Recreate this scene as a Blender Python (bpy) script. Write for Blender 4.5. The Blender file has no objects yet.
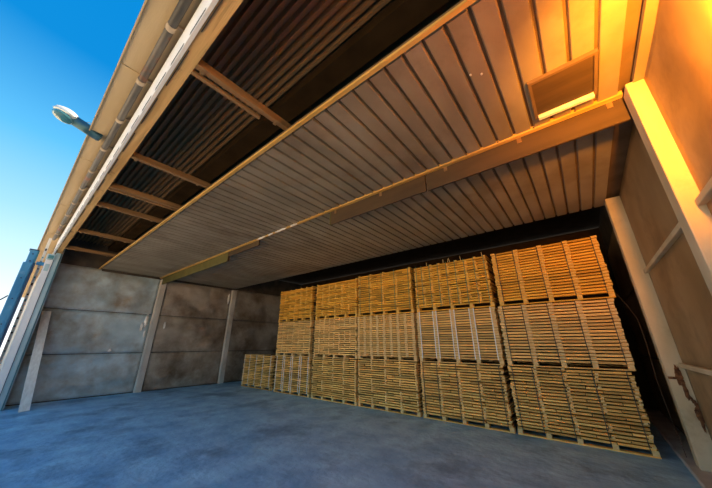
import bpy, bmesh, math, random
from mathutils import Vector, Matrix, noise
random.seed(7)
S = bpy.context.scene
C = S.collection
R = math.radians

# ---------------------------------------------------------------- camera
cd = bpy.data.cameras.new('camera'); cam = bpy.data.objects.new('camera', cd); C.objects.link(cam)
cd.sensor_width = 36; cd.lens = 272.6/712*36; cd.clip_start = .02; cd.clip_end = 500
cam.location = (0, 0, 1.7); cam.rotation_euler = (R(90+20.02), 0, R(38.91))
S.camera = cam
# ---------------------------------------------------------------- view, sky, sun
V = S.view_settings
V.view_transform = 'Standard'; V.look = 'None'; V.gamma = 1; V.use_curve_mapping = False
V.exposure = 0.72
W = bpy.data.worlds.new('sky'); S.world = W; W.use_nodes = True
nt = W.node_tree; nt.nodes.clear()
def N(t, typ, **kw):
    n = t.nodes.new(typ)
    for k, v in kw.items(): setattr(n, k, v)
    return n
tc = N(nt, 'ShaderNodeTexCoord'); sp = N(nt, 'ShaderNodeSeparateXYZ')
rp = N(nt, 'ShaderNodeValToRGB'); bg = N(nt, 'ShaderNodeBackground'); wo = N(nt, 'ShaderNodeOutputWorld')
nt.links.new(tc.outputs['Generated'], sp.inputs[0]); nt.links.new(sp.outputs['Z'], rp.inputs[0])
nt.links.new(rp.outputs[0], bg.inputs[0]); nt.links.new(bg.outputs[0], wo.inputs[0])
e = rp.color_ramp.elements
e[0].position = 0.0; e[0].color = (.90, .90, .86, 1)
e[1].position = 1.0; e[1].color = (.0, .15, .42, 1)
for p, c in ((.10, (.60, .72, .79, 1)), (.18, (.44, .62, .73, 1)), (.30, (.25, .49, .68, 1)), (.46, (.075, .34, .60, 1)), (.64, (.003, .165, .44, 1))):
    k = e.new(p); k.color = c
bg.inputs[1].default_value = 1.05
sl = bpy.data.lights.new('sun', 'SUN'); sl.energy = 13.0; sl.color = (1, .76, .45); sl.angle = R(.6)
so = bpy.data.objects.new('sun', sl); C.objects.link(so)
so.rotation_euler = Vector((-.35, -.62, -1.0)).to_track_quat('-Z', 'Y').to_euler(); so.location = (8, 12, 20)

# ---------------------------------------------------------------- helpers
UNIT = None
def mesh_from(bm, name):
    me = bpy.data.meshes.new(name); bm.normal_update(); bm.to_mesh(me); bm.free(); return me
def add_box(bm, lo, hi, rot=None):
    c = (Vector(lo)+Vector(hi))/2; d = Vector(hi)-Vector(lo)
    M = Matrix.Translation(c) @ (rot.to_4x4() if rot else Matrix()) @ Matrix.Diagonal((*d, 1))
    return bmesh.ops.create_cube(bm, size=1, matrix=M)['verts']
def add_tube(bm, pts, r, n=12, cap=True):
    rings = []
    for i, p in enumerate(pts):
        p = Vector(p)
        a = Vector(pts[max(i-1, 0)]); b = Vector(pts[min(i+1, len(pts)-1)])
        t = (b-a).normalized()
        s = Vector((0, 0, 1)) if abs(t.z) < .9 else Vector((1, 0, 0))
        u = t.cross(s).normalized(); v = t.cross(u)
        rr = r[i] if isinstance(r, (list, tuple)) else r
        rings.append([bm.verts.new(p+(u*math.cos(k*2*math.pi/n)+v*math.sin(k*2*math.pi/n))*rr) for k in range(n)])
    for a, b in zip(rings, rings[1:]):
        for k in range(n): bm.faces.new((a[k], a[(k+1) % n], b[(k+1) % n], b[k])).smooth = True
    if cap:
        bm.faces.new(rings[0][::-1]); bm.faces.new(rings[-1])
def add_prism(bm, prof, a, b, axis='x'):
    # prof: closed list of 2D points in the plane across the axis
    def P(q, t): return (t, q[0], q[1]) if axis == 'x' else ((q[0], t, q[1]) if axis == 'y' else (q[0], q[1], t))
    A = [bm.verts.new(P(q, a)) for q in prof]; B = [bm.verts.new(P(q, b)) for q in prof]
    n = len(prof)
    for k in range(n): bm.faces.new((A[k], A[(k+1) % n], B[(k+1) % n], B[k]))
    bm.faces.new(A[::-1]); bm.faces.new(B)
    bmesh.ops.recalc_face_normals(bm, faces=bm.faces[:])
def link(name, me, mat=None, parent=None, loc=(0, 0, 0), rot=None, scale=None):
    o = bpy.data.objects.new(name, me); C.objects.link(o)
    if mat is not None and me is not None and not me.materials: me.materials.append(mat)
    o.location = loc
    if rot: o.rotation_euler = rot
    if scale: o.scale = scale
    if parent: o.parent = parent
    return o
def obj(name, bm, mat, parent=None, bevel=0):
    o = link(name, mesh_from(bm, name), mat, parent)
    if bevel:
        m = o.modifiers.new('bevel', 'BEVEL'); m.width = bevel; m.segments = 2; m.limit_method = 'ANGLE'
    return o
def box(name, lo, hi, mat, parent=None, bevel=0, rot=None):
    bm = bmesh.new(); add_box(bm, lo, hi, rot); return obj(name, bm, mat, parent, bevel)
def tag(o, label, cat, group=None, kind=None):
    o['label'] = label; o['category'] = cat
    if group: o['group'] = group
    if kind: o['kind'] = kind
    return o
def struct(o, label, cat): return tag(o, label, cat, kind='structure')
def thing(name, label, cat, loc=(0, 0, 0), group=None):
    o = link(name, None, loc=loc); o.empty_display_size = .2
    return tag(o, label, cat, group)
unit_cache = {}
def unit(mat):
    if mat.name not in unit_cache:
        bm = bmesh.new(); bmesh.ops.create_cube(bm, size=1)
        me = mesh_from(bm, 'board_'+mat.name); me.materials.append(mat); unit_cache[mat.name] = me
    return unit_cache[mat.name]
def piece(name, mat, parent, c, d, rot=None):
    return link(name, unit(mat), None, parent, c, rot, d)

# ---------------------------------------------------------------- materials
def mat(name, c1, c2, scale=3.0, stretch=(1, 1, 1), rough=.7, metal=0.0, bump=0.0, bscale=30, detail=5, rnd=0.0, lo=.35, hi=.65, c3=None, c3scale=.8, c3lo=.55, c3hi=.7, spec=.4):
    m = bpy.data.materials.new(name); m.use_nodes = True; t = m.node_tree; L = t.links.new
    b = t.nodes['Principled BSDF']; b.inputs['Roughness'].default_value = rough; b.inputs['Metallic'].default_value = metal
    b.inputs['Specular IOR Level'].default_value = spec
    g = N(t, 'ShaderNodeNewGeometry'); mp = N(t, 'ShaderNodeMapping'); mp.inputs['Scale'].default_value = stretch
    L(g.outputs['Position'], mp.inputs[0])
    n = N(t, 'ShaderNodeTexNoise'); n.inputs['Scale'].default_value = scale; n.inputs['Detail'].default_value = detail
    L(mp.outputs[0], n.inputs['Vector'])
    r = N(t, 'ShaderNodeValToRGB'); r.color_ramp.elements[0].position = lo; r.color_ramp.elements[1].position = hi
    r.color_ramp.elements[0].color = (*c1, 1); r.color_ramp.elements[1].color = (*c2, 1)
    L(n.outputs['Fac'], r.inputs[0]); col = r.outputs[0]
    if c3:
        n3 = N(t, 'ShaderNodeTexNoise'); n3.inputs['Scale'].default_value = c3scale; n3.inputs['Detail'].default_value = 6; n3.inputs['Roughness'].default_value = .65
        L(g.outputs['Position'], n3.inputs['Vector'])
        r3 = N(t, 'ShaderNodeMapRange'); r3.inputs[1].default_value = c3lo; r3.inputs[2].default_value = c3hi
        L(n3.outputs['Fac'], r3.inputs[0])
        mx = N(t, 'ShaderNodeMix', data_type='RGBA'); mx.inputs[7].default_value = (*c3, 1)
        L(r3.outputs[0], mx.inputs[0]); L(col, mx.inputs[6]); col = mx.outputs[2]
    if rnd:
        oi = N(t, 'ShaderNodeObjectInfo'); mr = N(t, 'ShaderNodeMapRange'); mr.inputs[3].default_value = 1-rnd; mr.inputs[4].default_value = 1+rnd
        L(oi.outputs['Random'], mr.inputs[0])
        hs = N(t, 'ShaderNodeHueSaturation'); L(mr.outputs[0], hs.inputs['Value']); L(col, hs.inputs['Color']); col = hs.outputs[0]
    L(col, b.inputs['Base Color'])
    if bump:
        nb = N(t, 'ShaderNodeTexNoise'); nb.inputs['Scale'].default_value = bscale; nb.inputs['Detail'].default_value = 6
        L(mp.outputs[0], nb.inputs['Vector'])
        bp = N(t, 'ShaderNodeBump'); bp.inputs['Strength'].default_value = bump; bp.inputs['Distance'].default_value = .02
        L(nb.outputs['Fac'], bp.inputs['Height']); L(bp.outputs[0], b.inputs['Normal'])
    return m
GX = (.35, 6, 6)
M = {}
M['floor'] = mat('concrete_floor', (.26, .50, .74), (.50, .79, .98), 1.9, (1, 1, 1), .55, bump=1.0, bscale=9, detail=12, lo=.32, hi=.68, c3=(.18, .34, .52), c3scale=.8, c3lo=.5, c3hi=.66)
M['yard'] = mat('yard_concrete', (.44, .38, .29), (.58, .50, .39), .7, rough=.85, bump=.2)
M['wood_a'] = mat('pale_sawn_wood', (.84, .43, .11), (.98, .62, .21), 5, GX, .7, rnd=.28, bump=.15)
M['wood_b'] = mat('golden_sawn_wood', (.78, .34, .025), (.96, .52, .06), 5, GX, .7, rnd=.30, bump=.15)
M['wood_c'] = mat('brown_sawn_wood', (.74, .36, .075), (.97, .58, .16), 5, GX, .7, rnd=.34, bump=.15)
M['wood_in'] = mat('shaded_inner_wood', (.15, .075, .025), (.22, .12, .04), 5, GX, .8)  # darkened copy of the bundle wood, paints shade into the gaps
M['post_wood'] = mat('spacer_wood', (.78, .50, .19), (.95, .68, .32), 14, (1, 1, 3), .7)
M['post_gold'] = mat('golden_spacer_wood', (.80, .44, .08), (.96, .60, .16), 14, (1, 1, 3), .7)
M['strap_black'] = mat('black_strap', (.02, .022, .022), (.05, .05, .05), 8, rough=.5)
M['strap_white'] = mat('white_strap', (.86, .85, .83), (.95, .94, .92), 8, rough=.5)
M['strap_green'] = mat('green_strap', (.10, .22, .12), (.2, .34, .2), 8, rough=.5)
M['sheet'] = mat('ceiling_sheet', (.30, .25, .175), (.39, .33, .24), 2.5, (1, .5, 1), .5, metal=.25, rnd=.07, bump=.06, bscale=12, c3=(.22, .165, .11), c3scale=.9, c3lo=.5, c3hi=.75)
M['groove'] = mat('groove_sheet', (.13, .085, .045), (.19, .125, .07), 3, rough=.7)
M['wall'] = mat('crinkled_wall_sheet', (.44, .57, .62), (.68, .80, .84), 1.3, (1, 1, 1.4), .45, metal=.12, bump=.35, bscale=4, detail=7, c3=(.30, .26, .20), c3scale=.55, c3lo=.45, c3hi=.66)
M['wall_brown'] = mat('brown_wall_sheet', (.34, .29, .23), (.52, .46, .38), 1.3, (1, 1, 1.4),   .45, metal=.15, bump=.35, bscale=4, detail=7, c3=(.14, .085, .045), c3scale=.6, c3lo=.44, c3hi=.66)  # browner, darker copy of the wall sheet for the rear bays, blotched
M['wall_r'] = mat('glow_tinted_wall_sheet', (.31, .195, .09), (.43, .29, .15), 1.3, (1, 1, .7), .6, metal=.1, bump=.2, bscale=4, c3=(.20, .12, .055), c3scale=.8, c3lo=.5, c3hi=.72)  # wall metal with the orange glow tinted into its colour
M['joint'] = mat('joint_dark', (.06, .05, .04), (.11, .09, .07), 3, rough=.8)
M['concrete'] = mat('pale_post', (.52, .48, .42), (.68, .64, .57), 2.5, (1, 1, .4), .75, bump=.2, c3=(.4, .34, .27), c3scale=1.6, c3lo=.55, c3hi=.75)
M['warm_post'] = mat('glow_tinted_post', (.58, .46, .28), (.74, .60, .40), 2.5, (1, 1, .4), .75, bump=.2, c3=(.42, .30, .17), c3scale=1.6, c3lo=.55, c3hi=.75)  # warmer copy of the post concrete, orange glow painted in
M['beam'] = mat('ochre_beam', (.52, .32, .12), (.74, .49, .21), 3, (.2, 3, 3), .75, bump=.5, bscale=8, c3=(.22, .12, .04), c3scale=1.8, c3lo=.58, c3hi=.7)
M['trim'] = mat('yellow_trim', (.58, .33, .07), (.74, .46, .13), 4, (.3, 3, 3), .6)
M['flap'] = mat('baffle_board', (.055, .034, .016), (.09, .056, .027), 3, (.3, 2, 2), .7)
M['olive'] = mat('olive_baffle', (.09, .08, .02), (.13, .115, .03), 3, rough=.7)
M['roof'] = mat('dark_corrugated', (.22, .12, .05), (.30, .175, .08), 1, (.2, .6, .6), .75)
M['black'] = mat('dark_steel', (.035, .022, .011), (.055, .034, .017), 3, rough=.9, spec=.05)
M['joist'] = mat('brown_joist', (.20, .115, .05), (.32, .19, .085), 4, (3, .3, 3), .7)
M['fascia'] = mat('white_rail', (.80, .82, .86), (.90, .91, .93), 3, rough=.5, c3=(.6, .6, .6), c3scale=3, c3lo=.6, c3hi=.8)
M['slot'] = mat('slot_dark', (.03, .04, .05), (.06, .07, .08), 3, rough=.8)
M['soffit'] = mat('beige_soffit', (.50, .38, .22), (.62, .49, .31), 1.4, (.4, 2, 2), .7, bump=.1, c3=(.30, .30, .28), c3scale=.8, c3lo=.6, c3hi=.75)
M['pipe'] = mat('grey_pipe', (.07, .068, .065), (.14, .13, .12), 3, (.4, 2, 2), .5, metal=.5, c3=(.25, .08, .03), c3scale=.8, c3lo=.55, c3hi=.62)
M['coupling'] = mat('pipe_coupling', (.36, .28, .20), (.5, .40, .30), 4, rough=.5)
M['blue'] = mat('blue_painted_steel', (.03, .21, .44), (.09, .36, .62), 2, (1, 1, .4), .4, metal=.2, bump=.1, c3=(.30, .48, .60), c3scale=1.5, c3lo=.55, c3hi=.75)
M['navy'] = mat('navy_steel', (.012, .04, .10), (.03, .08, .16), 3, rough=.5)
M['teal'] = mat('teal_steel', (.05, .22, .28), (.10, .32, .38), 3, rough=.5)
M['white_post'] = mat('white_painted_steel', (.84, .88, .92), (.93, .95, .97), 2, (1, 1, .5), .5, bump=.1)
M['pale_blue'] = mat('pale_blue_steel', (.36, .55, .62), (.50, .68, .74), 2, (1, 1, .5), .5)
M['plank'] = mat('weathered_plank', (.78, .72, .64), (.92, .87, .79), 4, (4, 4, .5), .8, bump=.2)
M['lamp_metal'] = mat('lamp_housing', (.42, .50, .54), (.55, .62, .66), 4, rough=.3, metal=.5)
M['lamp_dark'] = mat('lamp_arm', (.03, .10, .15), (.07, .17, .23), 4, rough=.35, metal=.4)
M['rust'] = mat('rusty_fibre', (.09, .03, .012), (.30, .13, .05), 14, rough=.9, bump=.6, bscale=40)
M['foil'] = mat('torn_foil', (.72, .70, .66), (.88, .86, .82), 6, rough=.35, metal=.4)
M['cable'] = mat('black_cable', (.01, .01, .012), (.02, .02, .025), 4, rough=.5)
gm = bpy.data.materials.new('lamp_glass'); gm.use_nodes = True; gb = gm.node_tree.nodes['Principled BSDF']
gb.inputs['Base Color'].default_value = (.06, .22, .30, 1); gb.inputs['Roughness'].default_value = .12; gb.inputs['Transmission Weight'].default_value = .25; gb.inputs['IOR'].default_value = 1.3
M['glass'] = gm

# ---------------------------------------------------------------- setting
XL, XR, YB, ZC, ZR = -13.45, 1.02, 11.2, 4.27, 5.20
YF = 0.41
def grid(name, x0, x1, y0, y1, z, mat_, sub=1):
    bm = bmesh.new(); add_box(bm, (x0, y0, z-.2), (x1, y1, z)); return obj(name, bm, mat_)
struct(grid('floor', XL-.2, XR+.2, .41, YB+.2, 0, M['floor']), 'worn blue-grey concrete floor of the storage bay', 'floor')
struct(grid('ground_yard', -60, 40, -60, .41, 0, M['yard']), 'concrete yard in front of the bay', 'ground')

def dented(name, parent, mat_, axis_x, face, y0, y1, z0, z1, amp, seed, nx=34, nz=16, thick=.02):
    # a thin sheet with dents; face = +1 looks toward +x, -1 toward -x
    bm = bmesh.new(); V_ = []
    for j in range(nz+1):
        row = []
        for i in range(nx+1):
            y = y0+(y1-y0)*i/nx; z = z0+(z1-z0)*j/nz
            u = min(i, nx-i)/nx*2; v = min(j, nz-j)/nz*2
            w = min(1, u*4)*min(1, v*3)
            d = noise.fractal(Vector((y*.9+seed*7.3, z*1.5, seed)), 1.0, 2.2, 4)*amp
            d += abs(noise.noise(Vector((y*1.7+seed, z*2.6+seed*2, 3.3))))*amp*.8
            row.append(bm.verts.new((axis_x+face*(thick+max(-.012, d*w)), y, z)))
        V_.append(row)
    for j in range(nz):
        for i in range(nx):
            q = [V_[j][i], V_[j][i+1], V_[j+1][i+1], V_[j+1][i]]
            if face < 0: q = q[::-1]
            bm.faces.new(q).smooth = True
    # rim back to the wall
    for a, b in ((V_[0][0], V_[0][nx]),):
        pass
    edge = [V_[0][i] for i in range(nx+1)]+[V_[j][nx] for j in range(1, nz+1)]+[V_[nz][i] for i in range(nx-1, -1, -1)]+[V_[j][0] for j in range(nz-1, 0, -1)]
    back = [bm.verts.new((axis_x, v.co.y, v.co.z)) for v in edge]
    n = len(edge)
    for k in range(n):
        bm.faces.new((edge[k], back[k], back[(k+1) % n], edge[(k+1) % n]))
    bmesh.ops.recalc_face_normals(bm, faces=bm.faces[:])
    return obj(name, bm, mat_, parent)

# left wall: backing, three rows of crinkled sheets between pale posts
wl = struct(box('wall_left', (XL-.25, .60, 0), (XL, YB, ZR), M['joint']), 'left wall of crinkled grey metal sheets between pale posts', 'wall')
ROWS = ((.03, 1.355), (1.375, 2.765), (2.785, 4.262))
sd = 0
for (y0, y1) in ((.62, 3.60), (3.88, 6.70), (6.98, YB-.02)):
    for (z0, z1) in ROWS:
        sd += 1
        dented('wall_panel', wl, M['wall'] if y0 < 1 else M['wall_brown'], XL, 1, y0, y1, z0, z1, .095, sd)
for i, (y0, y1) in enumerate(((3.61, 3.87), (6.71, 6.97))):
    bm = bmesh.new(); add_prism(bm, [(XL+.001, y0), (XL+.11, y0+.03), (XL+.11, y1-.03), (XL+.001, y1)], .0, 4.21, 'z')
    p = obj('post', bm, M['concrete'], wl, .008)
# torn foil scraps on the first bay beside the post
def crumple(name, parent, mat_, c, r, seed, flat=(1, .25, 1)):
    bm = bmesh.new(); bmesh.ops.create_icosphere(bm, subdivisions=3, radius=1)
    for v in bm.verts:
        k = 1+.55*noise.noise(v.co*2.3+Vector((seed, seed*2, 0)))+.3*noise.noise(v.co*6+Vector((seed, 0, 0)))
        v.co = Vector((v.co.x*k*r[0], v.co.y*k*r[1], v.co.z*k*r[2]))+Vector(c)
    return obj(name, bm, mat_, parent)
for i, (y, z, a, b) in enumerate(((3.46, 2.55, .05, .20), (3.36, 2.30, .045, .16), (3.50, 2.05, .03, .12), (4.12, 2.38, .03, .12), (2.60, 1.46, .045, .05), (6.60, 3.75, .05, .22))):
    crumple('torn_foil', wl, M['foil'], (XL+.06, y, z), (.03, a, b), i+3)

# right wall
wr = struct(box('wall_right', (XR, .60, 0), (XR+.25, YB, ZR), M['joint']), 'right wall of metal sheets with pale concrete posts, orange glow tinted in', 'wall')
for (y0, y1) in ((.62, 3.40), (3.63, 6.45), (6.69, YB-.02)):
    for (z0, z1) in ((.10, 1.38), (1.41, 2.80), (2.83, 4.262)):
        sd += 1
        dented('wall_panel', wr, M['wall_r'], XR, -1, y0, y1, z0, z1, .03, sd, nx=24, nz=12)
for (y0, y1) in ((.62, 3.40), (3.63, 6.45)):
    for z in (1.395, 2.815):
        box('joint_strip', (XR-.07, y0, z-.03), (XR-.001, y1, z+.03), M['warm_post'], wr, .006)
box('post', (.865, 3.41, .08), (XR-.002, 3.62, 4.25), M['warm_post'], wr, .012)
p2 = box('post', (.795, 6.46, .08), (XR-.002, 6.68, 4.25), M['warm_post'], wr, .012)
dr = random.Random(5)
for i in range(16):                                # torn fibres hanging down the wall side of the post, a chipped band above
    z = 1.30-.045*i; crumple('torn_fibre', p2, M['rust'], (.905+.006*i+dr.uniform(-.025, .025), 6.452, z), (dr.uniform(.010, .022), .016, dr.uniform(.04, .10)), i+20)
box('chipped_band', (.797, 6.455, 1.20), (.90, 6.462, 1.235), M['rust'], p2)
struct(box('kerb', (.70, .62, 0), (XR, YB, .08), M['concrete'], None, .012), 'low concrete kerb along the foot of the right wall', 'kerb')

# back wall, front wall piers
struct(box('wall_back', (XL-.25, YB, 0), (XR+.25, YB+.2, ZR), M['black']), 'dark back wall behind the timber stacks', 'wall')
struct(box('wall_front_left', (-34, .44, 0), (-12.80, .60, 5.05), M['concrete']), 'facade wall beyond the left door frame', 'wall')
struct(box('wall_front_right', (XR+.02, .41, 0), (14, .60, 5.05), M['concrete']), 'facade wall right of the opening', 'wall')

# ceiling: backing sheet plus single trays
ce = struct(box('ceiling', (XL, 1.66, ZC+.035), (XR, 6.86, ZC+.10), M['groove']), 'ceiling of narrow metal trays with dark grooves', 'ceiling')
PIT = .2055
def tray_mesh(y0, y1, w=.165):
    bm = bmesh.new()
    prof = [(-w/2-.008, .034), (-w/2, .004), (-w/2+.006, 0), (w/2-.006, 0), (w/2, .004), (w/2+.008, .034)]
    add_prism(bm, prof, y0, y1, 'y'); return mesh_from(bm, 'ceiling_tray')
for (ya, yb) in ((1.70, 3.55), (3.63, 6.85)):
    me = tray_mesh(ya, yb); me.materials.append(M['sheet'])
    x = 1.0-.35*PIT+.02
    x = .123+4*PIT
    while x > XL+.10:
        if x < XR-.09:
            link('tray', me, None, ce, (x, 0, ZC))
        x -= PIT
for (x, y) in ((-.36, 2.30), (-.27, 2.36)):
    bm = bmesh.new(); bmesh.ops.create_uvsphere(bm, u_segments=10, v_segments=6, radius=.012); o = obj('bolt', bm, M['foil'], ce); o.location = (x, y, ZC-.006)
# ceiling front edge trim and the mid rail
def angle(name, x0, x1, y, z, w, h, m, parent=None, t=.012):
    bm = bmesh.new()
    add_prism(bm, [(y, z), (y+w, z), (y+w, z+t), (y+t, z+t), (y+t, z+h), (y, z+h)], x0, x1, 'x'); return obj(name, bm, m, parent)
struct(angle('trim_1', XL, XR, 1.625, ZC-.012, .045, .03, M['trim']), 'yellow angle strip along the front edge of the ceiling', 'trim')
rl = struct(angle('trim_2', XL+.01, XR-.16, 3.555, ZC-.02, .06, .05, M['trim']), 'thin yellow rail across the middle of the ceiling', 'rail')
for x in [-13+.42*i for i in range(33)]:
    box('rail_bolt', (x, 3.548, ZC-.008), (x+.02, 3.556, ZC+.012), M['joint'], rl)
for i, (x, a) in enumerate(((-6.0, .16), (-5.6, .10), (-5.2, .20), (-4.7, .12))):
    crumple('torn_seal', rl, M['foil'], (x, 3.555, ZC-.022), (a, .018, .022), i+40)
f1 = thing('baffle_flap', 'long brown baffle board hanging under the ceiling rail on the right', 'baffle', (-1.38, 3.62, 3.96))
box('board', (-2.20, 0, .005), (-.12, .035, .305), M['flap'], f1, .004)
box('board', (-.10, 0, .0), (2.235, .035, .305), M['flap'], f1, .004)
box('end_cap', (-2.225, -.006, .0), (-2.20, .05, .305), M['olive'], f1)
for x in (-2.1, -1.0, .2, 1.2, 2.1): box('hinge', (x, -.008, .22), (x+.05, 0, .30), M['joist'], f1)
f2 = thing('baffle_flap', 'short olive baffle board at the far left end of the ceiling rail', 'baffle', (-9.3, 3.62, 3.97))
box('board', (-3.9, 0, 0), (1.5, .035, .295), M['olive'], f2, .004)
box('end_cap', (1.5, -.006, 0), (1.525, .05, .295), M['flap'], f2)
box('board', (1.54, 0, .14), (3.1, .035, .295), M['flap'], f2, .004)
# hatch
h = thing('ceiling_hatch', 'square brown hatch with pale ledge set in the ceiling', 'hatch', (.355, 3.06, ZC-.03))
box('panel', (-.255, -.27, .002), (.255, .255, .028), M['flap'], h)
box('frame', (-.285, -.30, -.012), (-.255, .30, .029), M['groove'], h)
box('frame', (.255, -.30, -.012), (.285, .30, .029), M['groove'], h)
box('frame', (-.255, -.30, -.012), (.255, -.27, .029), M['groove'], h)
box('ledge', (-.255, .255, -.045), (.255, .30, .029), M['plank'], h, .004)
# coving along right wall / ceiling
struct(box('trim_3', (XR-.10, 1.70, ZC-.05), (XR-.001, 3.40, ZC-.001), M['sheet']), 'sheet edge strip where ceiling meets the right wall', 'trim')
# dark boxing behind wall head on the left
struct(box('trim_4', (XL+.001, 1.72, ZC-.07), (XL+.07, 6.85, ZC-.003), M['joint']), 'dark strip where ceiling meets the left wall', 'trim')

# roof: corrugated sheet seen in the strip in front of the ceiling
bm = bmesh.new(); ys = []; y = .56; k = 0
prev = None; pitch = .098; x0, x1 = XL-.25, XR+.25
i = 0
while y < 3.0:
    z = ZR-.045*(1 if (i % 4) in (0, 1) else -1)
    a = bm.verts.new((x0, y, z)); b = bm.verts.new((x1, y, z))
    if prev: bm.faces.new((prev[0], a, b, prev[1]))
    prev = (a, b); y += (.034 if i % 2 == 0 else .015); i += 1
roof = struct(obj('roof', bm, M['roof']), 'dark brown corrugated roof above the open ceiling strip', 'roof')
box('roof_deck', (-34, .02, ZR+.06), (14, YB+.3, ZR+.30), M['black'], roof)
box('girder', (XL-.2, 1.70, ZR-.20), (XR+.2, 1.98, ZR-.04), M['black'], roof)
for x in (-2.60, -4.97, -6.35, -7.48, -9.78, -11.9):
    j = thing('roof_joist', 'brown timber joist', 'joist', (x, .545, 4.44))
    box('timber', (-.035, 0, 0), (.035, 1.45, .10), M['joist'], j, .005)
    j['label'] = {-2.60: 'nearest brown roof joist with a thin batten under its edge', -4.97: 'second nearest brown roof joist across the open ceiling strip',
                  -6.35: 'third brown roof joist, the doubled one, across the open strip', -7.48: 'fourth roof joist counted from the camera side',
                  -9.78: 'fifth roof joist counted from the camera side', -11.9: 'farthest roof joist close above the left wall'}[x]
    j['group'] = 'roof joists'
    if x in (-2.60, -6.35):
        box('batten', (-.13, .0, -.01), (-.085, .82 if x == -2.60 else 1.30, .03), M['joist'], j, .004)
    for yy in (.05, .98): box('cleat', (-.05, yy, -.008), (.05, yy+.04, 0), M['joist'], j)

# ---------------------------------------------------------------- facade head
bh = struct(box('facade_beam', (-13.6, YF, 4.44), (14, .54, 5.05), M['beam']), 'ochre timber beam over the opening', 'beam')
for x in [-13.0+.9*i for i in range(16)]:
    box('seam_strip', (x, YF+.012, 4.432), (x+.62, YF+.022, 4.44), M['joint'], bh)
fr = thing('slotted_fascia', 'white slotted metal fascia along the outside of the ochre beam', 'fascia', (0, YF, 4.44))
x = -13.5
while x < 2.5:                                     # plates butt jointed, each with a row of slots
    box('plate', (x, -.022, .0), (x+1.485, -.002, .57), M['fascia'], fr)
    for q in range(3):
        xs = x+.08+q*.5
        box('slot', (xs, -.0245, .115), (xs+.34, -.021, .155), M['slot'], fr)
    x += 1.5
box('lower_lip', (-13.5, -.035, -.012), (2.5, -.001, .0), M['fascia'], fr)
ev = struct(box('eave', (-34, .035, 5.10), (14, .56, 5.16), M['soffit']), 'beige underside of the eave above the facade', 'eave')
x = -33.9
while x < 13:
    box('soffit_board', (x, .04, 5.085), (x+2.98, YF-.005, 5.10), M['soffit'], ev); x += 3.0
box('fascia_edge', (-34, .02, 5.06), (14, .035, 5.30), M['soffit'], ev)
pp = thing('track_pipe', 'grey rust-spotted pipe clamped under the beige eave', 'pipe', (0, .285, 5.02))
bm = bmesh.new(); add_tube(bm, [(-13.4, 0, 0), (4, 0, 0)], .045, 14); obj('pipe', bm, M['pipe'], pp)
x = -12.55
while x < 3:
    bm = bmesh.new(); add_tube(bm, [(x, 0, 0), (x+.075, 0, 0)], .051, 14); obj('coupling', bm, M['coupling'], pp)
    box('bracket', (x+.04, .0, .03), (x+.08, .12, .06), M['coupling'], pp)
    x += 1.07
# street lamp on the eave
lp = thing('street_lamp', 'street lamp head on a short arm jutting from the eave against the sky', 'lamp', (-5.85, .17, 5.06))
d = Vector((0, -.98, .30)).normalized()
bm = bmesh.new(); add_tube(bm, [Vector((0, 0, 0)), d*.36], .085, 14); obj('arm', bm, M['lamp_dark'], lp)
bm = bmesh.new(); add_tube(bm, [Vector((0, .02, -.005)), Vector((0, -.02, .008))], .075, 14); obj('flange', bm, M['lamp_dark'], lp)
bm = bmesh.new()
n = 14; pts = []; rad = []
for k in range(n+1):
    t = k/n; pts.append(d*(.30+.34*t)); rad.append(.055+.06*math.sin(math.pi*min(1, t*1.05))**.8 if t < .93 else .045*(1-(t-.93)/.07)+.008)
add_tube(bm, pts, rad, 18)
up = Vector((0, .30, .98)).normalized()
for v in bm.verts:
    s = v.co.dot(up)-0
    if s < 0: v.co -= up*s*.55
obj('housing', bm, M['lamp_metal'], lp)
bm = bmesh.new(); bmesh.ops.create_uvsphere(bm, u_segments=18, v_segments=10, radius=1)
for v in bm.verts:
    q = Vector(v.co); v.co = d*(.475+q.y*.145)+Vector((1, 0, 0))*q.x*.104+up*(-.05+q.z*.08)
for f in bm.faces: f.smooth = True
obj('glass_bowl', bm, M['glass'], lp)
bm = bmesh.new(); add_tube(bm, [d*.30+up*.05, d*.22+up*.13, Vector((0, -.03, .09))], .006, 8); obj('stay_wire', bm, M['lamp_metal'], lp)

# ---------------------------------------------------------------- left jamb and sliding door
jb = thing('door_frame', 'white and pale blue steel door frame at the left end of the opening', 'door frame', (-12.6, .27, 0))
box('white_upright', (-.16, 0, 0), (0, .155, 4.16), M['white_post'], jb, .006)
box('channel', (-.16, .165, 0), (-.03, .275, 4.42), M['pale_blue'], jb, .006)
box('dark_seal', (-.15, .155, 0), (-.02, .166, 4.30), M['navy'], jb)
box('flange', (-.16, .275, 0), (-.06, .30, 4.42), M['teal'], jb)
box('flange', (-.16, .30, 0), (-.10, .325, 4.42), M['pale_blue'], jb)
box('head_box', (-.20, -.01, 4.17), (.02, .17, 4.34), M['pale_blue'], jb, .008)
box('head_box_face', (.02, .02, 4.19), (.026, .14, 4.30), M['teal'], jb)
box('gusset', (-.03, .03, 3.80), (.012, .12, 4.02), M['pale_blue'], jb, .004)
box('arm', (-.12, -.16, 3.96), (-.05, -.002, 4.06), M['blue'], jb, .006)
cs = thing('conduit_strip', 'pale scuffed conduit strip between blue door and white frame', 'conduit', (-12.90, .165, 0))
box('strip', (-.04, 0, 0), (.04, .065, 4.9), M['plank'], cs, .005)
for i in range(14):
    z = 1.5+i*.23+random.uniform(-.06, .06)
    box('clip', (.04, .01, z), (.05, .05, z+random.uniform(.03, .08)), M['cable'] if i % 3 else M['teal'], cs)
sdr = thing('sliding_door', 'blue steel sliding door seen edge-on, parked left of the opening', 'door', (-12.55, -.15, 0))
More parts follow.
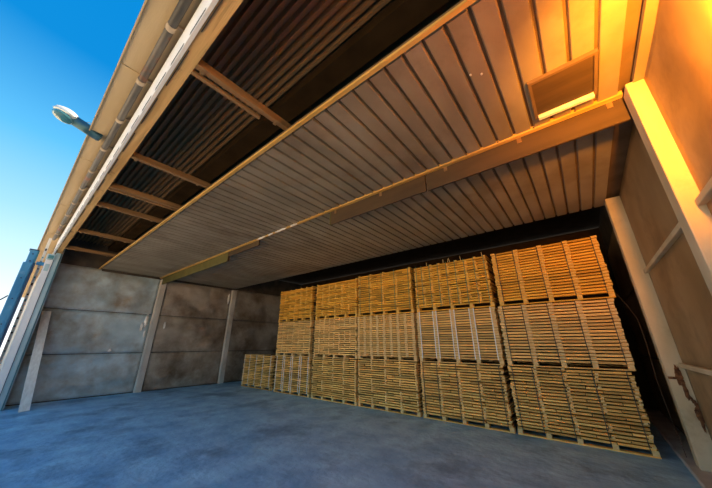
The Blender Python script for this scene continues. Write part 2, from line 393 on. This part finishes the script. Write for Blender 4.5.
box('panel', (-6.5, 0, .05), (-.02, .20, 3.98), M['blue'], sdr, .008)
box('edge_cap', (-.02, .01, .05), (0, .175, 3.96), M['blue'], sdr, .004)
box('edge_seal', (-.05, .20, .05), (.0, .25, 3.98), M['navy'], sdr)
for z in (1.4, 2.2, 2.9, 3.5):
    bm = bmesh.new(); add_tube(bm, [(0, .09, z), (.012, .09, z)], .018, 10); obj('bolt', bm, M['navy'], sdr)
box('upright', (-.36, .04, 3.98), (-.18, .20, 4.40), M['blue'], sdr, .006)
box('upright_cap', (-.38, .02, 4.40), (-.16, .22, 4.43), M['navy'], sdr)
box('upright_side', (-.34, .20, 3.98), (-.2, .235, 4.42), M['teal'], sdr)
for z in (4.06, 4.28):
    bm = bmesh.new(); add_tube(bm, [(-.18, .12, z), (-.168, .12, z)], .022, 10); obj('bolt', bm, M['navy'], sdr)
bm = bmesh.new(); pts = []
for k in range(13):
    t = k/12; pts.append((-12.6-.02*t, -.16-.42*t, 2.98-.30*math.sin(t*math.pi)*.5-.10*t))
add_tube(bm, pts, .016, 8); tag(obj('cable', bm, M['cable']), 'black cable looping out from the edge of the blue door', 'cable')

# leaning plank
pk = Vector((-12.02, .93, 0)); pt = Vector((-13.34, .74, 2.66)); dv = (pt-pk)
L_ = dv.length; zq = dv.to_track_quat('Z', 'Y')
bm = bmesh.new(); add_box(bm, (-.015, -.10, 0), (.015, .10, L_))
for v in bm.verts:
    if v.co.z < .1: v.co.z += (.015-v.co.x)*.0
ez = dv.normalized(); ey = Vector((0, 1, 0)); ey = (ey-ez*ey.dot(ez)).normalized(); ex = ey.cross(ez)
Mx = Matrix((ex, ey, ez)).transposed().to_4x4(); Mx.translation = pk+Vector((0, 0, .008))
bm.transform(Mx)
tag(obj('plank', bm, M['plank'], None, .003), 'weathered pale plank leaning against the left wall by the door frame', 'plank')

# ---------------------------------------------------------------- timber bundles
POSTS5 = (-.955, -.475, 0.0, .475, .955)
def bundle(label, x, z, style, w=2.0, hgt=1.25, wood='wood_a', post='post_wood', strap=None, seed=0, n=19, posts=POSTS5, both=False, tails=False, y=7.0):
    rnd = random.Random(seed)
    t = thing('timber_bundle', label, 'timber bundle', (x, y, z), 'strapped bundles of sawn timber')
    sx = w/2.0; D = 1.15
    wd, pd = M[wood], M[post]
    piece('runner', wd, t, (0, .05, .011), (w, .10, .022))
    piece('runner', wd, t, (0, D-.05, .011), (w, .10, .022))
    for p in posts if len(posts) == 5 else POSTS5:
        piece('foot', pd, t, (p*sx, .07, .060), (.085, .13, .076))
        piece('foot', pd, t, (p*sx, D-.07, .060), (.085, .13, .076))
    zb = .098; pit = (hgt-zb-.004)/n; bh_ = pit*.64
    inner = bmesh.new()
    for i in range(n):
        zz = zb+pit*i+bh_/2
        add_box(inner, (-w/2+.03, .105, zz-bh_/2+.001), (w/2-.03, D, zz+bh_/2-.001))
        if style in ('A',):
            dx = rnd.uniform(-.012, .012)
            piece('board', wd, t, (dx, .05+rnd.uniform(-.006, .006), zz), (w-.02, .10, bh_*rnd.uniform(.93, 1.04)))
        else:
            # staggered short boards, butt jointed at the posts or half way between them
            if i % 2 == 0: cuts = [-.985, -.475, 0, .475, .985]
            else: cuts = [-.985, -.72, -.24, .24, .72, .985]
            cuts = [c*sx+(rnd.uniform(-.035, .035) if 0 < k < len(cuts)-1 else rnd.uniform(-.02, .02)) for k, c in enumerate(cuts)]
            k = 0
            while k < len(cuts)-1:
                k2 = k+1
                if rnd.random() < .28 and k2 < len(cuts)-1: k2 += 1
                a, b = cuts[k]+.006, cuts[k2]-.006
                piece('board', wd, t, ((a+b)/2, .05+rnd.uniform(-.020, .012), zz+rnd.uniform(-.003, .003)), (b-a, .10, bh_*rnd.uniform(.9, 1.06)),
                      (0, rnd.uniform(-.008, .008), 0))
                k = k2
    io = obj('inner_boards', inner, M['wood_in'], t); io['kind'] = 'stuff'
    for p in posts:
        bm = bmesh.new()
        pw = .088 if style == 'A' else .05
        for i in range(n):
            if style != 'A' and rnd.random() < .25: continue
            zz = zb+pit*(i+.80 if style != 'A' else i+.5); ht = pit*(.74 if style == 'A' else .5); j = rnd.uniform(-.012, .012)
            if i == n-1: zz = min(zz, hgt-ht/2)
            add_box(bm, (p*sx-pw/2+j, -.014+rnd.uniform(-.008, .006), zz-ht/2), (p*sx+pw/2+j, .6, zz+ht/2))
        so_ = obj('spacer_column', bm, pd, t); so_['kind'] = 'stuff'
    if strap:
        ms = M[strap]; sw = .022 if strap == 'strap_white' else .013
        for q, p in enumerate(posts):
            sides = (-1, 1) if both else ((1,) if q == 0 else (-1,))
            if q == 0 and both: sides = (1,)
            if q == len(posts)-1: sides = (-1,)
            for s in sides:
                xx = p*sx+s*(.052 if len(posts) == 5 else .04)+rnd.uniform(-.006, .006)
                piece('strap', ms, t, (xx, -.024, (zb+hgt)/2), (sw, .004, hgt-zb))
    if tails:
        for k in range(6):
            xx = rnd.uniform(-.9, .9)*sx
            piece('strap_tail', M['post_wood'], t, (xx, .06, hgt+.05), (.012, .006, rnd.uniform(.08, .14)), (rnd.uniform(-.2, .2), rnd.uniform(-.2, .2), 0))
    return t
P7 = (-.955, -.64, -.32, 0, .32, .64, .955)
P9 = (-.96, -.72, -.48, -.24, 0, .24, .48, .72, .96)
cols = [(-10.90, 2.08), (-8.66, 1.98), (-6.60, 1.94), (-4.60, 1.96), (-2.55, 1.98), (-.51, 1.98)]
nm = ['lone low', 'first tall', 'second tall', 'third tall', 'fourth tall', 'rightmost tall']
Z1, Z2 = 1.252, 2.504
bundle('low timber bundle standing alone at the left end of the row', cols[0][0], 0, 'L', cols[0][1], wood='wood_c', strap='strap_white', seed=1, n=19, posts=POSTS5)
bundle('bottom timber bundle with white straps in the leftmost tall stack', cols[1][0], 0, 'L', cols[1][1], wood='wood_c', strap='strap_white', seed=2, both=True)
bundle('middle timber bundle of the leftmost tall stack', cols[1][0]-.05, Z1, 'L', cols[1][1], wood='wood_a', seed=3, posts=P7)
bundle('top timber bundle of the leftmost tall stack', cols[1][0]-.08, Z2, 'L', cols[1][1], wood='wood_b', post='post_gold', seed=4, posts=P7)
bundle('bottom timber bundle of the second tall stack from the left', cols[2][0], 0, 'L', cols[2][1], wood='wood_c', seed=5, n=20)
bundle('middle timber bundle of the second tall stack from the left', cols[2][0]+.02, Z1, 'L', cols[2][1], wood='wood_a', seed=6, posts=P9)
bundle('top timber bundle of the second tall stack from the left', cols[2][0]+.03, Z2, 'L', cols[2][1], wood='wood_b', post='post_gold', seed=7, posts=P7)
bundle('bottom timber bundle of the third tall stack from the left', cols[3][0], 0, 'L', cols[3][1], wood='wood_c', seed=8, n=20)
bundle('middle timber bundle of the third tall stack from the left', cols[3][0]+.01, Z1, 'A', cols[3][1], wood='wood_a', seed=9, posts=P9, n=20)
bundle('top golden timber bundle of the third tall stack from the left', cols[3][0]+.02, Z2, 'L', cols[3][1], hgt=1.29, wood='wood_b', post='post_gold', strap='strap_green', seed=10, posts=POSTS5)
bundle('bottom timber bundle of staggered boards below the white-strapped bundle, fourth tall stack', cols[4][0], 0, 'L', cols[4][1], wood='wood_c', strap='strap_black', seed=11, n=20)
bundle('neat timber bundle with pairs of white straps in the fourth tall stack', cols[4][0]+.02, Z1, 'A', cols[4][1], wood='wood_a', strap='strap_white', seed=12, both=True, n=20)
bundle('top golden timber bundle with loose strap ends sticking up, fourth tall stack', cols[4][0]+.03, Z2, 'L', cols[4][1], wood='wood_b', post='post_gold', strap='strap_green', seed=13, posts=P9, tails=True)
bundle('bottom timber bundle of uneven staggered boards in the rightmost stack', cols[5][0], 0, 'L', cols[5][1], wood='wood_c', strap='strap_black', seed=14, n=21)
bundle('middle timber bundle with black straps in the rightmost stack', cols[5][0]+.03, Z1, 'A', cols[5][1], wood='wood_a', strap='strap_black', seed=15, n=19)
bundle('top timber bundle with black straps in the rightmost stack', cols[5][0]+.08, Z2, 'A', cols[5][1], wood='wood_b', post='post_gold', strap='strap_black', seed=16, n=19)

# loose strip beside the rightmost stack
bm = bmesh.new(); add_tube(bm, [(.57, 6.92, 2.56), (.66, 6.92, 2.34), (.735, 6.92, 2.1), (.74, 6.92, 1.7), (.715, 6.93, 1.1), (.735, 6.95, .5), (.76, 6.97, .085)], .004, 6)
tag(obj('loose_strip', bm, M['flap']), 'thin bent wooden strip hanging beside the rightmost stack', 'strip')
# added lamp, an invented fixture that throws the orange glow on the right
wlm = thing('added_glow_lamp', 'added warm lamp high on the right wall, imitating an orange glow', 'lamp', (XR-.06, 1.45, 3.20))
box('bracket', (-.03, -.03, -.03), (.04, .03, .03), M['cable'], wlm)
box('housing', (-.16, -.10, -.06), (-.03, .06, .06), M['cable'], wlm, .006)
ld = bpy.data.lights.new('added_glow_spot', 'SPOT'); ld.energy = 680; ld.color = (1, .33, .015); ld.spot_size = R(132); ld.spot_blend = 1.0; ld.shadow_soft_size = .08
lo_ = bpy.data.objects.new('added_glow_spot', ld); C.objects.link(lo_); lo_.parent = wlm; lo_.location = (-.10, .12, 0)
lo_.rotation_euler = Vector((.40, .75, .55)).to_track_quat('-Z', 'Y').to_euler()
